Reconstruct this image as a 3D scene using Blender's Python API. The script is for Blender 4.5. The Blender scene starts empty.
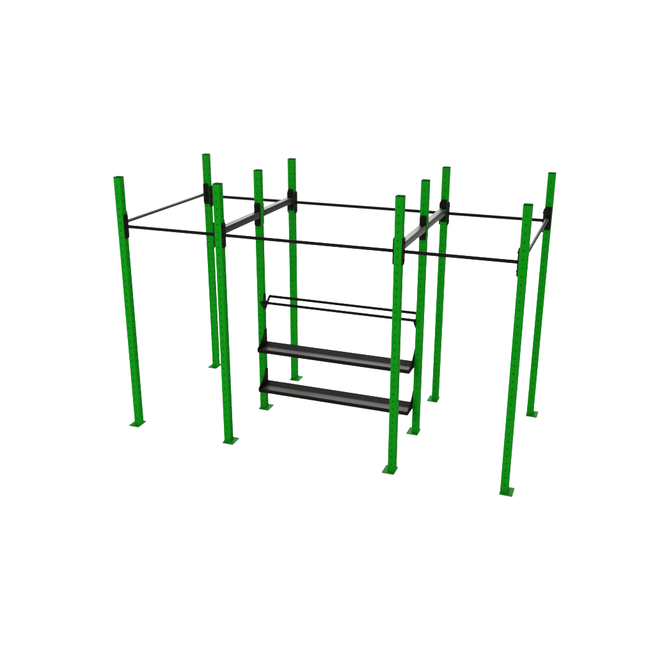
import bpy, bmesh, math
from mathutils import Vector, Matrix

sc = bpy.context.scene
COL = sc.collection

# ------------------------------------------------------------------ dimensions (metres)
H = 2.70                                   # post height
W = 0.0745                                 # square tube width
h = W / 2
X = [0.0, 1.0959, 2.8803, 3.9716]          # the four columns
Y = {'front': 0.0, 'middle': 0.8888, 'back': 1.7818}
Z_BAR = 2.207                              # long bars
Z_CROSS = 2.240                            # members running front to back
PLATE_T = 0.012                            # mounting plate thickness
PLATE_H = 0.245

# ------------------------------------------------------------------ materials
def paint(name, col, col2, rough, spec, bump=0.05, scale=55.0):
    m = bpy.data.materials.new(name); m.use_nodes = True
    nt = m.node_tree; b = nt.nodes['Principled BSDF']
    tc = nt.nodes.new('ShaderNodeTexCoord')
    n1 = nt.nodes.new('ShaderNodeTexNoise'); n1.inputs['Scale'].default_value = 7.0
    n1.inputs['Detail'].default_value = 6.0
    mx = nt.nodes.new('ShaderNodeMix'); mx.data_type = 'RGBA'
    mx.inputs['A'].default_value = (*col, 1); mx.inputs['B'].default_value = (*col2, 1)
    nt.links.new(tc.outputs['Object'], n1.inputs['Vector'])
    nt.links.new(n1.outputs['Fac'], mx.inputs['Factor'])
    nt.links.new(mx.outputs['Result'], b.inputs['Base Color'])
    n2 = nt.nodes.new('ShaderNodeTexNoise'); n2.inputs['Scale'].default_value = scale * 10
    n2.inputs['Detail'].default_value = 2.0
    nt.links.new(tc.outputs['Object'], n2.inputs['Vector'])
    bp = nt.nodes.new('ShaderNodeBump'); bp.inputs['Strength'].default_value = bump
    bp.inputs['Distance'].default_value = 0.0006
    nt.links.new(n2.outputs['Fac'], bp.inputs['Height'])
    nt.links.new(bp.outputs['Normal'], b.inputs['Normal'])
    b.inputs['Roughness'].default_value = rough
    b.inputs['Specular IOR Level'].default_value = spec
    return m

GREEN = paint('green_powder_coat', (0.0014, 0.108, 0.0026), (0.0028, 0.130, 0.0040), 0.60, 0.005)
PLATE = paint('green_plate_paint', (0.0014, 0.098, 0.0026), (0.0028, 0.118, 0.0040), 0.45, 0.016)
CAP = paint('dark_green_plastic', (0.0012, 0.034, 0.0026), (0.0018, 0.044, 0.0034), 0.90, 0.0)
BLACK = paint('black_powder_coat', (0.0026, 0.0022, 0.0021), (0.0040, 0.0034, 0.0032), 0.42, 0.028)

MATTE = paint('matte_black_coat', (0.0040, 0.0032, 0.0030), (0.0064, 0.0052, 0.0049), 0.60, 0.008)
SHEET = paint('charcoal_sheet_steel', (0.0170, 0.0158, 0.0142), (0.0215, 0.0200, 0.0182), 0.42, 0.024)

def floor_material():
    m = bpy.data.materials.new('white_floor'); m.use_nodes = True
    nt = m.node_tree; b = nt.nodes['Principled BSDF']
    tc = nt.nodes.new('ShaderNodeTexCoord')
    n = nt.nodes.new('ShaderNodeTexNoise'); n.inputs['Scale'].default_value = 1.5
    mx = nt.nodes.new('ShaderNodeMix'); mx.data_type = 'RGBA'
    mx.inputs['A'].default_value = (0.93, 0.93, 0.93, 1); mx.inputs['B'].default_value = (0.95, 0.95, 0.95, 1)
    nt.links.new(tc.outputs['Object'], n.inputs['Vector'])
    nt.links.new(n.outputs['Fac'], mx.inputs['Factor'])
    nt.links.new(mx.outputs['Result'], b.inputs['Base Color'])
    b.inputs['Roughness'].default_value = 0.9
    b.inputs['Specular IOR Level'].default_value = 0.0
    return m
FLOOR = floor_material()

# ------------------------------------------------------------------ helpers
def build(name, bm, mat, parent=None, loc=(0, 0, 0), smooth=None):
    bmesh.ops.recalc_face_normals(bm, faces=bm.faces)
    me = bpy.data.meshes.new(name)
    if smooth is not None:
        for f in bm.faces: f.smooth = True
        for e in bm.edges:
            if len(e.link_faces) != 2 or e.calc_face_angle(0) > smooth: e.smooth = False
    bm.to_mesh(me); bm.free()
    me.materials.append(mat)
    o = bpy.data.objects.new(name, me); COL.objects.link(o)
    o.location = loc
    if parent: o.parent = parent
    return o

def child_copy(src, parent, loc=None, rotz=None):
    c = src.copy(); COL.objects.link(c); c.parent = parent
    if loc is not None: c.location = loc
    if rotz is not None: c.rotation_euler = (0, 0, rotz)
    return c

def add_box(bm, a, b, bevel=0.0, seg=2):
    a, b = Vector(a), Vector(b)
    r = bmesh.ops.create_cube(bm, size=1.0)
    vs = r['verts']
    for v in vs:
        v.co = Vector(((a[i] + b[i]) / 2 + v.co[i] * (b[i] - a[i])) for i in range(3))
    if bevel:
        es = list({e for v in vs for e in v.link_edges})
        bmesh.ops.bevel(bm, geom=es, offset=bevel, segments=seg, affect='EDGES', profile=0.5)

def add_cyl(bm, p0, p1, r, n=24):
    p0, p1 = Vector(p0), Vector(p1)
    d = p1 - p0
    q = d.to_track_quat('Z', 'Y').to_matrix().to_4x4()
    m = Matrix.Translation((p0 + p1) / 2) @ q
    bmesh.ops.create_cone(bm, cap_ends=True, segments=n, radius1=r, radius2=r, depth=d.length, matrix=m)

def add_prism_yz(bm, pts, x0, x1):
    """a flat plate whose outline lies in the y-z plane"""
    A = [bm.verts.new((x0, y, z)) for y, z in pts]
    B = [bm.verts.new((x1, y, z)) for y, z in pts]
    bm.faces.new(A); bm.faces.new(B)
    n = len(pts)
    for i in range(n):
        bm.faces.new((A[i], A[(i + 1) % n], B[(i + 1) % n], B[i]))

def rounded(pts, r, n=4):
    """round the corners of a polygon"""
    out = []
    N = len(pts)
    for i in range(N):
        p = Vector(pts[i]); a = Vector(pts[i - 1]); b = Vector(pts[(i + 1) % N])
        da, db = (a - p), (b - p)
        k = min(r, da.length * .45, db.length * .45)
        s, e = p + da.normalized() * k, p + db.normalized() * k
        for j in range(n + 1):
            t = j / n
            out.append(tuple((1 - t) ** 2 * s + 2 * t * (1 - t) * p + t * t * e))
    return out

# ------------------------------------------------------------------ the rig
rig = bpy.data.objects.new('pull_up_rig', None); COL.objects.link(rig)
rig['label'] = 'green and black pull-up rig with ten perforated posts and two storage trays'
rig['category'] = 'pull-up rig'

# ---- post: hollow square tube with rounded corners and a row of blind holes on every face
def post_mesh():
    bm = bmesh.new()
    r = 0.005
    a = h - r                                # half width of the flat part
    zb = 0.010
    z_first, z_last, n = 0.090, 2.610, 35
    pitch = (z_last - z_first) / (n - 1)
    hr, depth, seg = 0.0094, 0.0075, 16
    ring = []
    for k in range(seg):
        t = 2 * math.pi * k / seg
        c, s = math.cos(t), math.sin(t); m = max(abs(c), abs(s))
        ring.append((c, s, c / m, s / m))
    for q in range(4):
        R = Matrix.Rotation(q * math.pi / 2, 3, 'Z')
        def V(u, z, d=0.0): return bm.verts.new(R @ Vector((u, -h + d, z)))
        for i in range(n):
            zc = z_first + i * pitch
            outer = [V(bx * a, zc + by * pitch / 2) for (_, _, bx, by) in ring]
            inner = [V(c * hr, zc + s * hr) for (c, s, _, _) in ring]
            deep = [V(c * hr, zc + s * hr, depth) for (c, s, _, _) in ring]
            for k in range(seg):
                j = (k + 1) % seg
                bm.faces.new((outer[k], outer[j], inner[j], inner[k]))
                bm.faces.new((inner[k], inner[j], deep[j], deep[k]))
            bm.faces.new(deep)                   # added bottom, stops bright background showing through the tube
        for z0, z1 in ((zb, z_first - pitch / 2), (z_last + pitch / 2, H - 0.004)):
            bm.faces.new((V(-a, z0), V(a, z0), V(a, z1), V(-a, z1)))
        # rounded corner to the next face
        cs = 4
        arc = [R @ Vector((a + r * math.sin(t), -a - r * math.cos(t), 0)) for t in
               [j / cs * math.pi / 2 for j in range(cs + 1)]]
        for j in range(cs):
            vs = [bm.verts.new((p.x, p.y, z)) for p, z in
                  ((arc[j], zb), (arc[j + 1], zb), (arc[j + 1], H - 0.004), (arc[j], H - 0.004))]
            bm.faces.new(vs)
    bmesh.ops.remove_doubles(bm, verts=bm.verts, dist=1e-5)
    me = bpy.data.meshes.new('post')
    bmesh.ops.recalc_face_normals(bm, faces=bm.faces)
    bm.to_mesh(me); bm.free(); me.materials.append(GREEN)
    return me

post_data = post_mesh()
posts = {}
first = None
for row in ('front', 'middle', 'back'):
    for c in range(4):
        if row == 'middle' and c in (0, 3): continue
        side = 0.0 if c in (1, 3) else math.pi      # the foot plate sticks out to one side
        if first is None:
            p = bpy.data.objects.new('post', post_data); COL.objects.link(p); p.parent = rig
            p.location = (X[c], Y[row], 0)
            bm = bmesh.new()
            add_box(bm, (-h - 0.001, -0.078, 0.0005), (0.0827, 0.078, 0.0105), 0.0012, 1)
            # the weld bead round the foot of the tube
            for s in (-1, 1):
                add_cyl(bm, (-h, s * (h + 0.001), 0.0108), (h, s * (h + 0.001), 0.0108), 0.004, 10)
            add_cyl(bm, (h + 0.001, -h, 0.0108), (h + 0.001, h, 0.0108), 0.004, 10)
            plate = build('base_plate', bm, PLATE, p)
            bm = bmesh.new()
            add_box(bm, (-h, -h, H - 0.004), (h, h, H + 0.003), 0.0025, 2)
            cap = build('end_cap', bm, CAP, p)
            plate.rotation_euler = (0, 0, side)
            first = (p, plate, cap)
        else:
            p = child_copy(first[0], rig, (X[c], Y[row], 0))
            child_copy(first[1], p, rotz=side)
            child_copy(first[2], p)
        posts[row, c] = p

# ---- mounting plate: chamfered steel plate with a socket and two bolts; local +x points away from the post face
def plate_bm(socket):
    bm = bmesh.new()
    w2, hh, ch = 0.0345, PLATE_H / 2, 0.016
    pts = [(-w2, -hh + ch), (-w2 + ch * .6, -hh), (w2 - ch * .6, -hh), (w2, -hh + ch),
           (w2, hh - ch), (w2 - ch * .6, hh), (-w2 + ch * .6, hh), (-w2, hh - ch)]
    add_prism_yz(bm, pts, 0.0005, PLATE_T)
    for s in (-1, 1):
        z = s * 0.082
        add_cyl(bm, (PLATE_T - .001, 0, z), (PLATE_T + 0.0015, 0, z), 0.0135, 20)      # washer
        add_cyl(bm, (PLATE_T + .001, 0, z), (PLATE_T + 0.0080, 0, z), 0.0100, 6)       # hex head
    if socket == 'round':
        add_cyl(bm, (PLATE_T - .001, 0, 0), (PLATE_T + 0.006, 0, 0), 0.0185, 24)       # weld collar
    else:
        add_box(bm, (PLATE_T - .001, -0.0365, -0.0345), (PLATE_T + 0.003, 0.0365, 0.0345), 0.001, 1)
    return bm

plate_src = {}
def mount(parent, socket, loc, rotz):
    if socket not in plate_src:
        o = build('mounting_plate', plate_bm(socket), MATTE, parent, loc, smooth=0.6)
        o.rotation_euler = (0, 0, rotz); plate_src[socket] = o
        return o
    return child_copy(plate_src[socket], parent, loc, rotz)

# ---- long pull-up bars along the front and the back, and one across each end
R_BAR = 0.0170
def crossbar(p0, p1, z, mat):
    p0, p1 = Vector((*p0, z)), Vector((*p1, z))
    d = (p1 - p0); L = d.length; u = d / L
    ang = math.atan2(u.y, u.x)
    bm = bmesh.new(); add_cyl(bm, (PLATE_T - .002, 0, 0), (L - PLATE_T + .002, 0, 0), R_BAR, 28)
    o = build('crossbar', bm, mat, rig, p0, smooth=0.6); o.rotation_euler = (0, 0, ang)
    mount(o, 'round', (0, 0, 0), 0.0)
    mount(o, 'round', (L, 0, 0), math.pi)
    return o
for row in ('front', 'back'):
    for c in range(3):
        crossbar((X[c] + h, Y[row]), (X[c + 1] - h, Y[row]), Z_BAR, MATTE)
for c in (0, 3):
    crossbar((X[c], h), (X[c], Y['back'] - h), Z_CROSS, BLACK)

# ---- square beams running front to back over the two inner columns
def beam(x, y0, y1):
    L = y1 - y0; hb = 0.034
    bm = bmesh.new()
    outer = rounded([(-hb, -hb), (hb, -hb), (hb, hb), (-hb, hb)], 0.007, 4)
    add_prism_yz(bm, outer, PLATE_T - .001, L - PLATE_T + .001)
    o = build('beam', bm, BLACK, rig, (x, y0, Z_CROSS), smooth=0.5); o.rotation_euler = (0, 0, math.pi / 2)
    mount(o, 'square', (0, 0, 0), 0.0)
    mount(o, 'square', (L, 0, 0), math.pi)
for c in (1, 2):
    beam(X[c], h, Y['middle'] - h)
    beam(X[c], Y['middle'] + h, Y['back'] - h)

# ---- storage between the two middle posts
xl, xr = X[1] + h, X[2] - h
T = 0.006
ym = Y['middle']

def tray(dz):
    """folded sheet tray: front lip, floor, back lip"""
    y0, y1, zf = 0.664, 0.882, 0.757
    t = 0.004
    prof_out = [(y0 + .006, zf), (y1 - .022, zf),
                (y1 - .012, zf + .003), (y1 - .006, zf + .009), (y1 + .028, 0.806)]
    prof_in = [(y1 + .0245, 0.808), (y1 - .010, zf + .011), (y1 - .015, zf + .006), (y1 - .023, zf + t),
               (y0 + .006, zf + t)]
    pts = [(y, z + dz) for y, z in prof_out + prof_in]
    bm = bmesh.new(); 
    A = [bm.verts.new((xl + T - .001, y, z)) for y, z in pts]
    B = [bm.verts.new((xr - T + .001, y, z)) for y, z in pts]
    n = len(pts)
    for i in range(n):
        bm.faces.new((A[i], A[(i + 1) % n], B[(i + 1) % n], B[i]))
    for i in range(n // 2 - 1):                       # the two open ends of the sheet
        bm.faces.new((A[i], A[i + 1], A[n - 2 - i], A[n - 1 - i]))
        bm.faces.new((B[i], B[i + 1], B[n - 2 - i], B[n - 1 - i]))
    o = build('storage_tray', bm, SHEET, rig, smooth=0.7)
    bm = bmesh.new()                                  # folded front edge; blacker than the tray to put its shade into the colour
    lip = rounded([(y0, zf - .001), (y0 + .008, zf - .001), (y0 + .008, zf + .006), (y0 + .005, 0.799), (y0, 0.799)], .003, 3)
    add_prism_yz(bm, [(y, z + dz) for y, z in lip], xl + T - .0015, xr - T + .0015)
    build('front_lip', bm, MATTE, o)
    prof = [(0.668, 0.752), (0.664, 0.802), (0.728, 0.826), (0.790, 0.868), (0.836, 0.908), (0.862, 0.956), (0.922, 0.956),
            (0.922, 0.752)]
    prof = rounded([(y, z + dz) for y, z in prof], 0.016, 4)
    for x0, x1, s in ((xl + .0006, xl + T, 1), (xr - T, xr - .0006, -1)):
        bm = bmesh.new(); add_prism_yz(bm, prof, x0, x1)
        xf = x1 if s > 0 else x0
        for z in (0.935, 0.845):
            add_cyl(bm, (xf - s * .001, ym, z + dz), (xf + s * 0.006, ym, z + dz), 0.0085, 6)
        build('end_plate', bm, MATTE, o)
    return o
tray(0.0)
tray(-0.470)

# ---- pair of rods (ball rack) above the trays
Y_ROD, Z_ROD = (0.850, 1.020), (1.274, 1.297)
rods = []
for y, z in zip(Y_ROD, Z_ROD):
    bm = bmesh.new(); add_cyl(bm, (xl + T - .001, y, z), (xr - T + .001, y, z), 0.0165, 24)
    rods.append(build('storage_rod', bm, MATTE, rig, smooth=0.6))
vp = [(0.776, 1.280), (0.778, 1.300), (0.810, 1.300), (0.858, 1.290), (0.862, 1.366), (0.916, 1.366), (0.918, 1.262),
      (1.004, 1.316), (1.038, 1.312), (1.038, 1.286), (0.950, 1.214), (0.916, 1.180), (0.866, 1.186)]
vp = rounded(vp, 0.008, 3)
for x0, x1, s in ((xl + .0006, xl + T, 1), (xr - T, xr - .0006, -1)):
    bm = bmesh.new(); add_prism_yz(bm, vp, x0, x1)
    xf = x1 if s > 0 else x0
    for z in (1.335, 1.215):
        add_cyl(bm, (xf - s * .001, ym, z), (xf + s * 0.006, ym, z), 0.0085, 6)
    build('rod_bracket', bm, MATTE, rig)

# ------------------------------------------------------------------ the white floor
bm = bmesh.new()
S = 150.0
bm.faces.new([bm.verts.new(v) for v in ((-S, -S, 0), (S, -S, 0), (S, S, 0), (-S, S, 0))])
floor = build('floor', bm, FLOOR)
floor['kind'] = 'structure'

# ------------------------------------------------------------------ light: white studio surround + one big soft box
w = bpy.data.worlds.new('World'); sc.world = w; w.use_nodes = True
bg = w.node_tree.nodes['Background']
bg.inputs['Color'].default_value = (1, 1, 1, 1); bg.inputs['Strength'].default_value = 1.12

def softbox(name, loc, target, size, power, size_y=None):
    l = bpy.data.lights.new(name, 'AREA'); l.shape = 'RECTANGLE'; l.size = size; l.size_y = size_y or size; l.energy = power
    o = bpy.data.objects.new(name, l); COL.objects.link(o); o.location = loc
    o.rotation_euler = (Vector(target) - Vector(loc)).to_track_quat('-Z', 'Y').to_euler()
    return o
softbox('key_softbox', (-1.2, -9.6, 6.5), (2.2, 0.9, 1.2), 5.0, 1350)
softbox('back_softbox', (0.4, 9.0, 6.8), (1.8, 0.9, 1.6), 8.0, 2500, 3.8)

# ------------------------------------------------------------------ camera
cam = bpy.data.cameras.new('camera'); co = bpy.data.objects.new('camera', cam); COL.objects.link(co)
sc.camera = co
yaw, pit, roll = -0.360942, -0.341504, 0.00065
fw = Vector((math.sin(yaw) * math.cos(pit), math.cos(yaw) * math.cos(pit), math.sin(pit)))
rt = Vector((math.cos(yaw), -math.sin(yaw), 0)); up = rt.cross(fw)
r2 = rt * math.cos(roll) + up * math.sin(roll); u2 = -rt * math.sin(roll) + up * math.cos(roll)
M = Matrix((( r2.x, u2.x, -fw.x), (r2.y, u2.y, -fw.y), (r2.z, u2.z, -fw.z))).to_4x4()
M.translation = Vector((4.7815, -6.8290, 3.9963))
co.matrix_world = M
cam.sensor_width = 36.0; cam.lens = 816.0446 / 655 * 36.0
cam.clip_start = 0.05; cam.clip_end = 1000

# ------------------------------------------------------------------ render settings
sc.render.resolution_x = 1024; sc.render.resolution_y = 1024
sc.view_settings.view_transform = 'Standard'; sc.view_settings.look = 'None'
sc.view_settings.exposure = 0; sc.view_settings.gamma = 1
